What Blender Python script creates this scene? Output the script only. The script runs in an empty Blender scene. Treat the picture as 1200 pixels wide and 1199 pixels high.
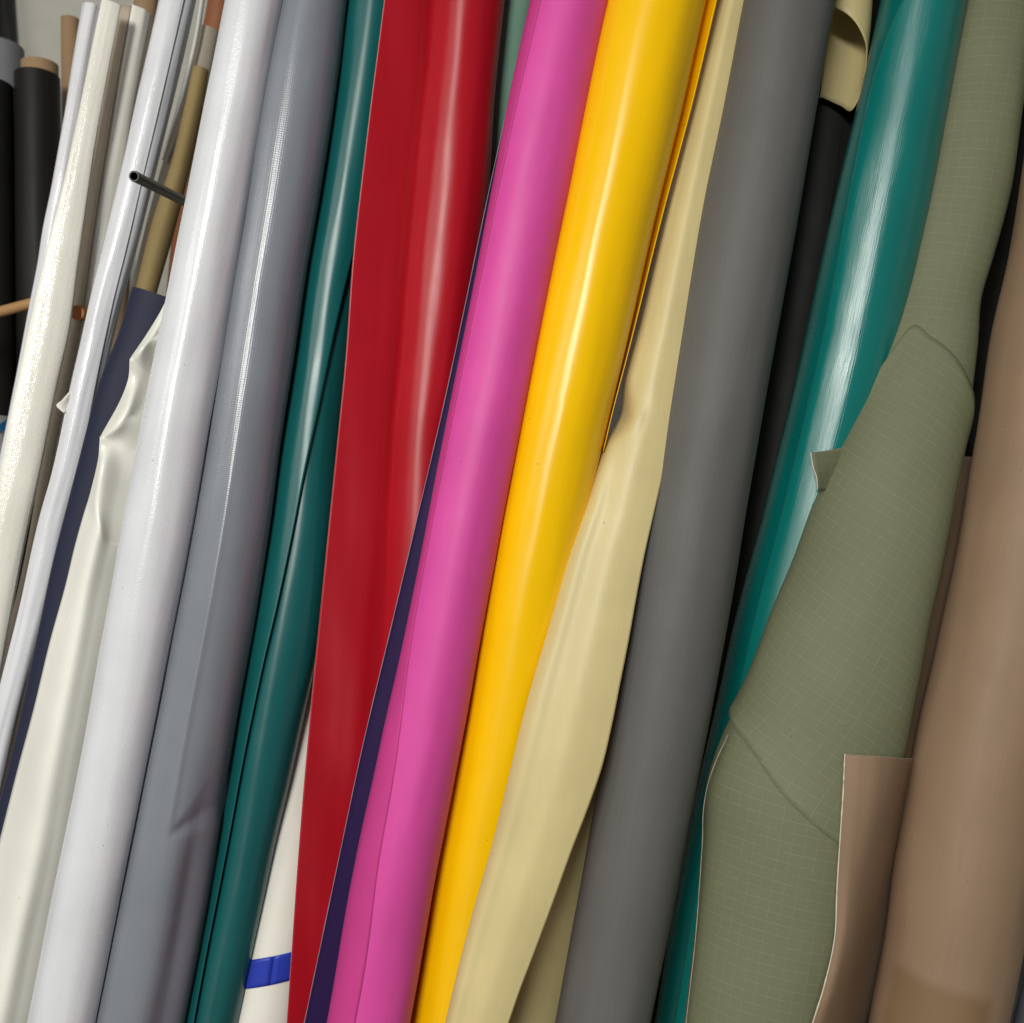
import bpy, math, random
import numpy as np
from mathutils import Vector, Matrix, noise
random.seed(7)

# ------------------------------------------------------------------ camera
scene = bpy.context.scene
PITCH = math.radians(8.5)
FPX = 1150.0                     # focal length in photo pixels (1200 wide)
CAM = Vector((0.0, 0.0, 1.45))
FW = Vector((0, math.cos(PITCH), -math.sin(PITCH)))
RT = Vector((1, 0, 0))
UP = Vector((0, math.sin(PITCH), math.cos(PITCH)))
cam_data = bpy.data.cameras.new('camera')
cam = bpy.data.objects.new('camera', cam_data)
scene.collection.objects.link(cam)
cam.location = CAM
cam.rotation_euler = (math.pi / 2 - PITCH, 0, 0)
cam_data.sensor_fit = 'HORIZONTAL'
cam_data.sensor_width = 36.0
cam_data.lens = 36.0 * FPX / 1200.0
cam_data.clip_start = 0.05
cam_data.clip_end = 60
cam_data.dof.use_dof = True
cam_data.dof.focus_distance = 1.19
cam_data.dof.aperture_fstop = 5.0
scene.camera = cam

# ------------------------------------------------------------------ world and lamps
world = bpy.data.worlds.new('World')
scene.world = world
world.use_nodes = True
wb = world.node_tree.nodes['Background']
wb.inputs[0].default_value = (0.95, 0.97, 1.0, 1)
wb.inputs[1].default_value = 0.10

def lamp(name, loc, target, sx, sy, power, col):
    ld = bpy.data.lights.new(name, 'AREA')
    ld.shape = 'RECTANGLE'
    ld.size = sx
    ld.size_y = sy
    ld.energy = power
    ld.color = col
    o = bpy.data.objects.new(name, ld)
    scene.collection.objects.link(o)
    o.location = loc
    d = Vector(target) - Vector(loc)
    o.rotation_euler = d.to_track_quat('-Z', 'Y').to_euler()
    return o
# overhead tubes of the shop, behind and above the photographer, facing down, plus an added fill lamp
def ceiling_or_fill(name, x, y, z, sx, sy, power, col, tilt=0.0):
    o = lamp(name, (x, y, z), (x, y, 0), sx, sy, power, col)
    o.rotation_euler = (math.radians(tilt), 0, 0)
for k in range(5):       # a row of twin tubes, one warm and one cool, running away behind the camera
    ly = -1.1 - 0.72 * k
    ceiling_or_fill('ceiling_tube_light', -1.03, ly, 2.75, 0.11, 0.68, 13.5, (1.0, 0.91, 0.74), 45)
    ceiling_or_fill('ceiling_tube_light', -0.82, ly, 2.75, 0.11, 0.68, 13.5, (0.87, 0.95, 1.0), 45)
ceiling_or_fill('added_fill_light', -2.3, -1.0, 2.75, 1.3, 1.3, 36, (1.0, 0.97, 0.92), 20)  # unseen soft lamp, added on the left for diffuse fill

scene.view_settings.view_transform = 'Standard'
scene.view_settings.look = 'None'
scene.view_settings.exposure = 0.0
scene.view_settings.gamma = 1.0
scene.view_settings.use_curve_mapping = False
scene.render.engine = 'CYCLES'
scene.render.resolution_x = 1024
scene.render.resolution_y = 1023

# ------------------------------------------------------------------ helpers
COL = scene.collection

def unproj(px, py, d):
    return CAM + FW * d + RT * ((px - 600.0) / FPX * d) + UP * ((600.0 - py) / FPX * d)

def srgb(r, g, b, k=1.0):
    def f(c):
        c = c / 255.0
        return (c / 12.92 if c <= 0.04045 else ((c + 0.055) / 1.055) ** 2.4) * k
    return (min(f(r), 0.9), min(f(g), 0.9), min(f(b), 0.9), 1.0)

def curve(pts):
    """smooth function through (t, value) pairs with linear extrapolation"""
    pts = sorted(pts)
    xs = np.array([p[0] for p in pts], float)
    ys = np.array([p[1] for p in pts], float)
    n = len(xs)
    if n == 1:
        return lambda t: float(ys[0])
    dl = np.diff(ys) / np.diff(xs)
    m = np.zeros(n)
    m[0], m[-1] = dl[0], dl[-1]
    for i in range(1, n - 1):
        w1 = xs[i + 1] - xs[i]
        w0 = xs[i] - xs[i - 1]
        m[i] = (dl[i - 1] * w1 + dl[i] * w0) / (w0 + w1)
    # slope for the run-on below the frame: the mean of the lower part
    k = max(0, n - 4)
    end_slope = (ys[-1] - ys[k]) / (xs[-1] - xs[k])
    start_slope = (ys[min(2, n - 1)] - ys[0]) / (xs[min(2, n - 1)] - xs[0])
    def f(t):
        if t <= xs[0]:
            return float(ys[0] + (t - xs[0]) * start_slope)
        if t >= xs[-1]:
            return float(ys[-1] + (t - xs[-1]) * end_slope)
        i = int(np.searchsorted(xs, t) - 1)
        h = xs[i + 1] - xs[i]
        s = (t - xs[i]) / h
        a = 2 * s ** 3 - 3 * s ** 2 + 1
        b = s ** 3 - 2 * s ** 2 + s
        c = -2 * s ** 3 + 3 * s ** 2
        d = s ** 3 - s ** 2
        return float(a * ys[i] + b * h * m[i] + c * ys[i + 1] + d * h * m[i + 1])
    return f

def edge(pts):
    """(x, y) photo points -> x as a function of y"""
    return curve([(y, x) for x, y in pts])

def mesh_obj(name, verts, faces, mat, parent=None, uvs=None, sharp=40):
    me = bpy.data.meshes.new(name)
    me.from_pydata([tuple(v) for v in verts], [], faces)
    me.update()
    for p in me.polygons:
        p.use_smooth = True
    if uvs is not None:
        lay = me.uv_layers.new(name='UVMap')
        for l in me.loops:
            lay.data[l.index].uv = uvs[l.vertex_index]
    me.set_sharp_from_angle(angle=math.radians(sharp))
    me.materials.append(mat)
    o = bpy.data.objects.new(name, me)
    COL.objects.link(o)
    if parent is not None:
        o.parent = parent
        o.matrix_parent_inverse = parent.matrix_world.inverted()
    return o

def tag(o, label, cat, group=None, kind=None):
    if label:
        o['label'] = label
    if cat:
        o['category'] = cat
    if group:
        o['group'] = group
    if kind:
        o['kind'] = kind
    return o

def empty(name, loc):
    o = bpy.data.objects.new(name, None)
    o.empty_display_size = 0.05
    COL.objects.link(o)
    o.location = loc
    bpy.context.view_layer.update()
    return o

class Roll:
    """Geometry of one rolled sheet: its photo outline gives direction and width, its depth curve gives the place."""
    def __init__(self, L, R, D, y0=-230, y1=None, asp=1.0, mod=None, wob=0.0008, seed=0):
        self.L, self.R = edge(L), edge(R)
        self.D = curve(D) if isinstance(D, list) else (lambda t, v=D: v)
        self.asp, self.mod, self.wob, self.seed = asp, mod, wob, seed
        self.y0 = y0
        if y1 is None:
            y = 1200.0
            while y < 2600:
                c, T, S, N, r = self.frame(y)
                if c.z <= r * math.sqrt(max(0, 1 - T.z ** 2)) + 0.001:
                    break
                y += 4
            y1 = y
        self.y1 = y1
    def center(self, y):
        return unproj(0.5 * (self.L(y) + self.R(y)), y, self.D(y))
    def frame(self, y):
        c = self.center(y)
        T = (self.center(y - 25) - self.center(y + 25)).normalized()   # upwards
        view = (CAM - c).normalized()
        S = T.cross(view).normalized() * -1.0
        if S.dot(RT) < 0:
            S = -S
        N = S.cross(T).normalized()
        if N.dot(view) < 0:
            N = -N
        d = self.D(y)
        a = unproj(self.L(y), y, d)
        b = unproj(self.R(y), y, d)
        r = 0.5 * abs((b - a).dot(S))
        return c, T, S, N, max(r, 0.004)
    def pos(self, y, th, dr=0.0, fr=None):
        c, T, S, N, r = fr or self.frame(y)
        rr = r + dr
        if self.wob:
            p = Vector((math.sin(th) * 1.6 + self.seed * 7.3, math.cos(th) * 1.6, y * 0.0035))
            p2 = Vector((math.sin(th) * 3.1 - self.seed * 3.1, math.cos(th) * 3.1, y * 0.011))
            rr += self.wob * (noise.noise(p) * 1.2 + 0.45 * noise.noise(p2))
        if self.mod:
            rr += self.mod(y, th)
        return c + S * (math.sin(th) * rr) + N * (math.cos(th) * rr * self.asp)

def roll_mesh(name, g, mat, parent=None, seam=None, step=0.002, side='R', nu=72, nv=120, caps=True, uvrot=0.0, hole=0.0):
    seamf = curve(seam) if seam else (lambda y: -2.6 if side == 'R' else 2.6)
    sgn = 1 if side == 'R' else -1
    verts, uvs, faces = [], [], []
    ys = [g.y0 + (g.y1 - g.y0) * i / nv for i in range(nv + 1)]
    vlen = 0.0
    prev = None
    cr, sr = math.cos(uvrot), math.sin(uvrot)
    W = nu + 1
    for y in ys:
        fr = g.frame(y)
        if prev is not None:
            vlen += (fr[0] - prev).length
        prev = fr[0]
        ths = seamf(y)
        if seam:
            ths = math.asin(max(-1, min(1, ths)))
        for j in range(W):
            t = j / nu
            th = ths + sgn * t * 2 * math.pi
            verts.append(g.pos(y, th, -step * t, fr))
            u, v = th * fr[4], -vlen
            uvs.append((u * cr - v * sr, u * sr + v * cr))
    for i in range(nv):
        for j in range(W):
            a = i * W + j
            b = i * W + (j + 1) % W
            c, d = b + W, a + W
            faces.append((a, b, c, d) if sgn < 0 else (d, c, b, a))
    if caps:
        for i in (0, nv):
            c = g.center(ys[i])
            ring = list(range(i * W, i * W + W))
            if hole > 0:
                base = len(verts)
                T = g.frame(ys[i])[1] * (-0.06 if i == 0 else 0.06)
                for k in ring:
                    verts.append(c + (verts[k] - c) * hole); uvs.append((0, 0))
                for k in ring:
                    verts.append(c + (verts[k] - c) * hole + T); uvs.append((0, 0))
                for j in range(W):
                    j2 = (j + 1) % W
                    faces.append((ring[j], ring[j2], base + j2, base + j))
                    faces.append((base + j, base + j2, base + W + j2, base + W + j))
            else:
                base = len(verts)
                verts.append(c); uvs.append((0, 0))
                for j in range(W):
                    faces.append((ring[j], ring[(j + 1) % W], base))
    o = mesh_obj(name, verts, faces, mat, parent, uvs)
    return o

def catmull(pts, n):
    """resample a list of 3-vectors to n points"""
    P = [np.array(p, float) for p in pts]
    m = len(P)
    out = []
    for k in range(n):
        t = k / (n - 1) * (m - 1)
        i = min(int(t), m - 2)
        s = t - i
        p1, p2 = P[i], P[i + 1]
        p0 = P[i - 1] if i > 0 else 2 * p1 - p2
        p3 = P[i + 2] if i + 2 < m else 2 * p2 - p1
        out.append(0.5 * ((2 * p1) + (-p0 + p2) * s + (2 * p0 - 5 * p1 + 4 * p2 - p3) * s * s + (-p0 + 3 * p1 - 3 * p2 + p3) * s ** 3))
    return out

def sheet_mesh(name, rows, mat, parent=None, nu=24, nv=80, thick=0.0009, rim=None, wob=0.0005, seed=0, uvrot=0.0):
    """loose sheet lofted through rows of (px, py, depth) points"""
    rr = [catmull(r, nu) for r in rows]
    cols = [catmull([r[j] for r in rr], nv) for j in range(nu)]
    verts, uvs, faces = [], [], []
    cr, sr = math.cos(uvrot), math.sin(uvrot)
    for i in range(nv):
        for j in range(nu):
            px, py, d = cols[j][i]
            d = d + wob * noise.noise(Vector((px * 0.02 + seed, py * 0.006, seed * 3.0)))
            p = unproj(px, py, d)
            verts.append(p)
            u, v = p.x, p.z
            uvs.append((u * cr - v * sr, u * sr + v * cr))
    for i in range(nv - 1):
        for j in range(nu - 1):
            a = i * nu + j
            faces.append((a, a + nu, a + nu + 1, a + 1))
    o = mesh_obj(name, verts, faces, mat, parent, uvs, sharp=60)
    solid(o, thick, rim)
    return o

def wrap_mesh(name, g, mat, th0, th1, y0, y1, dr=0.0012, parent=None, nu=30, nv=110, thick=0.0009, rim=None):
    """a layer lying on a roll between two angles (functions of the photo row, in degrees)"""
    verts, uvs, faces = [], [], []
    for i in range(nv):
        y = y0 + (y1 - y0) * i / (nv - 1)
        fr = g.frame(y)
        a0, a1 = math.radians(th0(y)), math.radians(th1(y))
        for j in range(nu):
            th = a0 + (a1 - a0) * j / (nu - 1)
            verts.append(g.pos(y, th, dr(y, j / (nu - 1)) if callable(dr) else dr, fr))
            uvs.append((th * fr[4], -y * 0.00105))
    for i in range(nv - 1):
        for j in range(nu - 1):
            a = i * nu + j
            faces.append((a, a + nu, a + nu + 1, a + 1))
    o = mesh_obj(name, verts, faces, mat, parent, uvs, sharp=60)
    solid(o, thick, rim)
    return o

def x_angle(g, xf):
    """angle on roll g at which the photo column xf(y) lies"""
    def f(y):
        a, b = g.L(y), g.R(y)
        return math.degrees(math.asin(max(-1, min(1, (xf(y) - 0.5 * (a + b)) / (0.5 * (b - a))))))
    return f

def solid(o, thick, rim=None):
    md = o.modifiers.new('thickness', 'SOLIDIFY')
    md.thickness = thick
    md.offset = 0
    if rim:
        o.data.materials.append(rim)
        md.material_offset_rim = 1

def edge_line(name, pts, mat, parent, r=0.0005, n=80):
    """thin pale cut edge along photo points (px, py, depth)"""
    P = [unproj(*p) for p in catmull(pts, n)]
    verts, faces, uvs = [], [], []
    k = 6
    for i, p in enumerate(P):
        T = (P[min(i + 1, n - 1)] - P[max(i - 1, 0)]).normalized()
        A = T.cross(FW).normalized()
        B = T.cross(A)
        rr = r * (0.75 + 0.5 * random.random())
        for j in range(k):
            a = 2 * math.pi * j / k
            verts.append(p + A * (math.cos(a) * rr) + B * (math.sin(a) * rr)); uvs.append((a, i * 0.01))
    for i in range(n - 1):
        for j in range(k):
            a = i * k + j; b = i * k + (j + 1) % k
            faces.append((a, b, b + k, a + k))
    return mesh_obj(name, verts, faces, mat, parent, uvs)

# ------------------------------------------------------------------ materials
def vinyl(name, col, rough=0.4, spec=0.5, weave=0.0, wscale=500.0, grain=0.0, gscale=900.0, streak=0.0,
          coat=0.0, coat_rough=0.2, var=0.06, aniso_lines=0.0, aniso=0.0, lines=0.0):
    m = bpy.data.materials.new(name)
    m.use_nodes = True
    nt = m.node_tree
    N, Lk = nt.nodes, nt.links
    b = N['Principled BSDF']
    b.inputs['Roughness'].default_value = rough
    b.inputs['Specular IOR Level'].default_value = spec
    b.inputs['Coat Weight'].default_value = coat
    b.inputs['Coat Roughness'].default_value = coat_rough
    uv = N.new('ShaderNodeUVMap')
    if aniso:
        b.inputs['Anisotropic'].default_value = aniso
        b.inputs['Anisotropic Rotation'].default_value = 0.25
        tg = N.new('ShaderNodeTangent')
        tg.direction_type = 'UV_MAP'
        tg.uv_map = 'UVMap'
        Lk.new(tg.outputs[0], b.inputs['Tangent'])
    # colour with slight unevenness of the coating
    nz = N.new('ShaderNodeTexNoise')
    nz.inputs['Scale'].default_value = 9.0
    nz.inputs['Detail'].default_value = 5.0
    Lk.new(uv.outputs[0], nz.inputs['Vector'])
    mr = N.new('ShaderNodeMapRange')
    mr.inputs[1].default_value = 0.3
    mr.inputs[2].default_value = 0.7
    mr.inputs[3].default_value = 1 - var
    mr.inputs[4].default_value = 1 + var
    Lk.new(nz.outputs[0], mr.inputs[0])
    mul = N.new('ShaderNodeMix')
    mul.data_type = 'RGBA'
    mul.blend_type = 'MULTIPLY'
    mul.inputs[0].default_value = 1.0
    mul.inputs[6].default_value = col
    Lk.new(mr.outputs[0], mul.inputs[7])
    sn = N.new('ShaderNodeTexNoise')
    sn.inputs['Scale'].default_value = 120.0
    sn.inputs['Detail'].default_value = 1.0
    Lk.new(uv.outputs[0], sn.inputs['Vector'])
    sm = N.new('ShaderNodeMapRange')
    sm.inputs[1].default_value = 0.77
    sm.inputs[2].default_value = 0.80
    sm.inputs[3].default_value = 0.0
    sm.inputs[4].default_value = 0.3
    Lk.new(sn.outputs[0], sm.inputs[0])
    spk = N.new('ShaderNodeMix')
    spk.data_type = 'RGBA'
    Lk.new(sm.outputs[0], spk.inputs[0])
    Lk.new(mul.outputs[2], spk.inputs[6])
    spk.inputs[7].default_value = (0.08, 0.06, 0.05, 1)
    colour = spk.outputs[2]
    if lines:
        lm = N.new('ShaderNodeMapping')
        lm.inputs['Scale'].default_value = (620, 9, 1)
        Lk.new(uv.outputs[0], lm.inputs[0])
        ln = N.new('ShaderNodeTexNoise')
        ln.inputs['Scale'].default_value = 1.0
        ln.inputs['Detail'].default_value = 3.0
        Lk.new(lm.outputs[0], ln.inputs['Vector'])
        lr = N.new('ShaderNodeMapRange')
        lr.inputs[1].default_value = 0.3
        lr.inputs[2].default_value = 0.7
        lr.inputs[3].default_value = 1 - lines
        lr.inputs[4].default_value = 1 + lines
        Lk.new(ln.outputs[0], lr.inputs[0])
        l2 = N.new('ShaderNodeMix')
        l2.data_type = 'RGBA'
        l2.blend_type = 'MULTIPLY'
        l2.inputs[0].default_value = 1.0
        Lk.new(colour, l2.inputs[6])
        Lk.new(lr.outputs[0], l2.inputs[7])
        colour = l2.outputs[2]
    Lk.new(colour, b.inputs['Base Color'])
    # uneven gloss
    rn = N.new('ShaderNodeTexNoise')
    rn.inputs['Scale'].default_value = 16.0
    rn.inputs['Detail'].default_value = 4.0
    Lk.new(uv.outputs[0], rn.inputs['Vector'])
    rm = N.new('ShaderNodeMapRange')
    rm.inputs[3].default_value = max(0.05, rough - 0.08)
    rm.inputs[4].default_value = rough + 0.08
    Lk.new(rn.outputs[0], rm.inputs[0])
    Lk.new(rm.outputs[0], b.inputs['Roughness'])
    last = None
    def add(h, strength, dist):
        nonlocal last
        bp = N.new('ShaderNodeBump')
        bp.inputs['Strength'].default_value = strength
        bp.inputs['Distance'].default_value = dist
        Lk.new(h, bp.inputs['Height'])
        if last is not None:
            Lk.new(last, bp.inputs['Normal'])
        last = bp.outputs[0]
    if weave:
        for dirn in ('X', 'Y'):
            w = N.new('ShaderNodeTexWave')
            w.wave_type = 'BANDS'
            w.bands_direction = dirn
            w.inputs['Scale'].default_value = wscale
            w.inputs['Distortion'].default_value = 1.2
            w.inputs['Detail'].default_value = 2.0
            w.inputs['Detail Scale'].default_value = 0.4
            Lk.new(uv.outputs[0], w.inputs['Vector'])
            add(w.outputs['Fac'], weave, 0.0004)
    if aniso_lines:
        mp = N.new('ShaderNodeMapping')
        mp.inputs['Scale'].default_value = (900, 14, 1)
        Lk.new(uv.outputs[0], mp.inputs[0])
        g = N.new('ShaderNodeTexNoise')
        g.inputs['Scale'].default_value = 1.0
        g.inputs['Detail'].default_value = 2.0
        Lk.new(mp.outputs[0], g.inputs['Vector'])
        add(g.outputs[0], aniso_lines, 0.0006)
    if grain:
        g = N.new('ShaderNodeTexNoise')
        g.inputs['Scale'].default_value = gscale
        g.inputs['Detail'].default_value = 2.0
        Lk.new(uv.outputs[0], g.inputs['Vector'])
        add(g.outputs[0], grain, 0.0004)
    if streak:
        g = N.new('ShaderNodeTexNoise')
        mp = N.new('ShaderNodeMapping')
        mp.inputs['Scale'].default_value = (60, 7, 1)
        Lk.new(uv.outputs[0], mp.inputs[0])
        g.inputs['Scale'].default_value = 1.0
        g.inputs['Detail'].default_value = 3.0
        Lk.new(mp.outputs[0], g.inputs['Vector'])
        add(g.outputs[0], streak, 0.0015)
    if last is not None:
        Lk.new(last, b.inputs['Normal'])
        if coat:
            Lk.new(last, b.inputs['Coat Normal'])
    return m

def ripstop(name, col, linecol, sp=0.0165):
    m = vinyl(name, col, rough=0.62, spec=0.3, grain=0.5, gscale=1500, var=0.06)
    nt = m.node_tree
    N, Lk = nt.nodes, nt.links
    b = N['Principled BSDF']
    src = b.inputs['Base Color'].links[0].from_socket
    uv = N.new('ShaderNodeUVMap')
    # threads wander a little
    nz = N.new('ShaderNodeTexNoise'); nz.inputs['Scale'].default_value = 8.0
    Lk.new(uv.outputs[0], nz.inputs['Vector'])
    vm = N.new('ShaderNodeVectorMath'); vm.operation = 'SCALE'; vm.inputs['Scale'].default_value = 0.006
    Lk.new(nz.outputs['Color'], vm.inputs[0])
    va = N.new('ShaderNodeVectorMath'); va.operation = 'ADD'
    Lk.new(uv.outputs[0], va.inputs[0]); Lk.new(vm.outputs[0], va.inputs[1])
    sep = N.new('ShaderNodeSeparateXYZ')
    Lk.new(va.outputs[0], sep.inputs[0])
    outs = []
    for k, (ax, s, w) in enumerate(((0, sp * 1.15, 0.035), (1, sp, 0.05))):
        d = N.new('ShaderNodeMath'); d.operation = 'DIVIDE'; d.inputs[1].default_value = s
        Lk.new(sep.outputs[ax], d.inputs[0])
        f = N.new('ShaderNodeMath'); f.operation = 'FRACT'; Lk.new(d.outputs[0], f.inputs[0])
        s5 = N.new('ShaderNodeMath'); s5.operation = 'SUBTRACT'; s5.inputs[1].default_value = 0.5
        Lk.new(f.outputs[0], s5.inputs[0])
        ab = N.new('ShaderNodeMath'); ab.operation = 'ABSOLUTE'; Lk.new(s5.outputs[0], ab.inputs[0])
        mr = N.new('ShaderNodeMapRange')
        mr.inputs[1].default_value = w; mr.inputs[2].default_value = w * 0.3
        mr.inputs[3].default_value = 0; mr.inputs[4].default_value = 1
        Lk.new(ab.outputs[0], mr.inputs[0])
        n2 = N.new('ShaderNodeTexNoise'); n2.inputs['Scale'].default_value = 55 + 20 * k
        n2.inputs['Detail'].default_value = 3
        Lk.new(uv.outputs[0], n2.inputs['Vector'])
        m2 = N.new('ShaderNodeMapRange'); m2.inputs[1].default_value = 0.27; m2.inputs[2].default_value = 0.60
        Lk.new(n2.outputs[0], m2.inputs[0])
        mu = N.new('ShaderNodeMath'); mu.operation = 'MULTIPLY'
        Lk.new(mr.outputs[0], mu.inputs[0]); Lk.new(m2.outputs[0], mu.inputs[1])
        outs.append(mu.outputs[0])
    mx = N.new('ShaderNodeMath'); mx.operation = 'MAXIMUM'
    Lk.new(outs[0], mx.inputs[0]); Lk.new(outs[1], mx.inputs[1])
    sc = N.new('ShaderNodeMath'); sc.operation = 'MULTIPLY'; sc.inputs[1].default_value = 0.23
    Lk.new(mx.outputs[0], sc.inputs[0])
    mix = N.new('ShaderNodeMix'); mix.data_type = 'RGBA'
    Lk.new(sc.outputs[0], mix.inputs[0])
    Lk.new(src, mix.inputs[6])
    mix.inputs[7].default_value = linecol
    Lk.new(mix.outputs[2], b.inputs['Base Color'])
    bp = N.new('ShaderNodeBump'); bp.inputs['Strength'].default_value = 0.5; bp.inputs['Distance'].default_value = 0.0003
    Lk.new(mx.outputs[0], bp.inputs['Height'])
    Lk.new(b.inputs['Normal'].links[0].from_socket, bp.inputs['Normal'])
    Lk.new(bp.outputs[0], b.inputs['Normal'])
    return m

M = {}
M['tan'] = vinyl('tan_vinyl', srgb(146, 120, 96), 0.55, 0.35, grain=0.6, gscale=900, lines=0.03)
M['olive'] = ripstop('olive_ripstop', srgb(115, 118, 91), srgb(174, 174, 144), 0.0122)
M['teal'] = vinyl('teal_vinyl', srgb(0, 100, 96), 0.28, 0.7, aniso_lines=0.3, streak=0.08, aniso=0.75)
M['teal_outer_lit'] = vinyl('teal_outer_lit_vinyl', srgb(10, 114, 108), 0.30, 0.9, aniso_lines=0.3, streak=0.10, aniso=0.8)  # lighter teal: the outer layer's sheen is put into the colour
M['black'] = vinyl('black_vinyl', srgb(28, 27, 25), 0.55, 0.25, grain=0.3)
M['sand'] = vinyl('sand_vinyl', srgb(208, 191, 138), 0.42, 0.4, weave=0.10, wscale=180, lines=0.02)
M['grey'] = vinyl('dark_grey_vinyl', srgb(98, 97, 95), 0.58, 0.3, aniso_lines=0.4, grain=0.5, lines=0.04)
M['yellow'] = vinyl('yellow_vinyl', (0.95, 0.55, 0.0, 1), 0.29, 0.45, streak=0.14, var=0.03, aniso=0.6, lines=0.02)
M['yellow_back'] = vinyl('orange_yellow_edge', srgb(214, 150, 20), 0.5, 0.3)
M['pink'] = vinyl('pink_vinyl', srgb(214, 76, 158), 0.5, 0.35, grain=0.4, gscale=900, streak=0.08, lines=0.015)
M['pink_darker'] = vinyl('darker_pink_vinyl', srgb(196, 62, 134), 0.6, 0.3)
M['purple'] = vinyl('dark_purple_vinyl', srgb(36, 18, 64), 0.6, 0.15)
M['moss'] = vinyl('moss_green_fabric', srgb(112, 150, 130), 0.7, 0.3, grain=0.8, gscale=700)
M['red'] = vinyl('red_vinyl', srgb(170, 18, 32), 0.40, 0.5, streak=0.12, weave=0.03, wscale=150, aniso=0.6, lines=0.02)
M['green'] = vinyl('deep_green_vinyl', srgb(18, 88, 88), 0.35, 0.55, streak=0.12, aniso=0.6)
M['white'] = vinyl('white_vinyl', srgb(214, 215, 219), 0.26, 0.5, weave=0.07, wscale=110, grain=0.45, gscale=260, streak=0.14, aniso=0.5, lines=0.012)
M['bluegrey'] = vinyl('blue_grey_vinyl', srgb(124, 128, 136), 0.27, 0.5, weave=0.10, wscale=110, grain=0.18, gscale=380, streak=0.14, aniso=0.5, lines=0.015)
M['cream'] = vinyl('cream_vinyl', srgb(232, 230, 221), 0.3, 0.5, streak=0.04)
M['offwhite'] = vinyl('offwhite_vinyl', srgb(232, 228, 218), 0.5, 0.4, grain=0.3)
M['cream_weave'] = vinyl('cream_woven_vinyl', srgb(236, 233, 222), 0.15, 0.5, weave=0.2, wscale=110, grain=0.9, gscale=210)
M['lavender'] = vinyl('lavender_white_vinyl', srgb(224, 224, 229), 0.18, 0.5, weave=0.15, wscale=110, grain=0.5, gscale=260)
M['navy'] = vinyl('navy_vinyl', srgb(40, 42, 62), 0.65, 0.25, grain=0.3)
M['card'] = vinyl('cardboard', srgb(160, 131, 100), 0.8, 0.2, grain=0.4, gscale=500, var=0.1)
M['khaki'] = vinyl('khaki_cardboard', srgb(150, 130, 88), 0.7, 0.25, grain=0.4, gscale=500, var=0.1)
M['taupe'] = vinyl('taupe_backing', srgb(176, 162, 144), 0.7, 0.25)
M['blue_tape'] = vinyl('blue_tape', srgb(44, 62, 172), 0.45, 0.3)
M['steel'] = vinyl('black_steel', srgb(46, 44, 44), 0.3, 0.6)
M['bright'] = vinyl('cut_steel', srgb(190, 188, 184), 0.25, 0.8)
M['wood'] = vinyl('wood_dowel', srgb(170, 130, 84), 0.6, 0.3, streak=0.2, var=0.12)
M['orange_wood'] = vinyl('orange_wood', srgb(200, 130, 80), 0.6, 0.3, var=0.12)
M['rust'] = vinyl('rust_brown_vinyl', srgb(150, 96, 66), 0.5, 0.3)
M['thread'] = vinyl('pale_cut_edge', srgb(226, 216, 196), 0.7, 0.2)
M['wall'] = vinyl('painted_wall', srgb(188, 186, 176), 0.85, 0.2, grain=0.4, gscale=60, var=0.06)
M['floor'] = vinyl('concrete_floor', srgb(120, 118, 114), 0.75, 0.3, grain=0.4, gscale=40, var=0.15)
M['lilac'] = vinyl('lilac_grey_fabric', srgb(140, 138, 146), 0.75, 0.2, grain=0.5)
M['midgrey'] = vinyl('mid_grey_fabric', srgb(128, 128, 134), 0.75, 0.2, grain=0.5)
M['clearwrap'] = vinyl('plastic_wrapped_tan', srgb(176, 164, 148), 0.25, 0.5, streak=0.3)

# ------------------------------------------------------------------ setting
def box_plane(name, verts, mat):
    o = mesh_obj(name, verts, [(0, 1, 2, 3)], mat, None, [(0, 0), (4, 0), (4, 4), (0, 4)])
    o['kind'] = 'structure'
    return o
WALL_Y = 2.35
box_plane('floor', [(-2.2, -0.5, 0), (2.2, -0.5, 0), (2.2, WALL_Y, 0), (-2.2, WALL_Y, 0)], M['floor'])
box_plane('wall', [(-2.2, WALL_Y, 0), (2.2, WALL_Y, 0), (2.2, WALL_Y, 2.75), (-2.2, WALL_Y, 2.75)], M['wall'])

# ------------------------------------------------------------------ rolls
def make_roll(name, g, mat, label, cat='roll', group=None, seam=None, step=0.002, side='R', body='rolled_sheet', **kw):
    base = g.center(g.y1)
    e = empty(name, (base.x, base.y, 0))
    tag(e, label, cat, group)
    roll_mesh(body, g, mat, e, seam, step, side, **kw)
    return e

GR = 'rolls leaning side by side on the rack'

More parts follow.
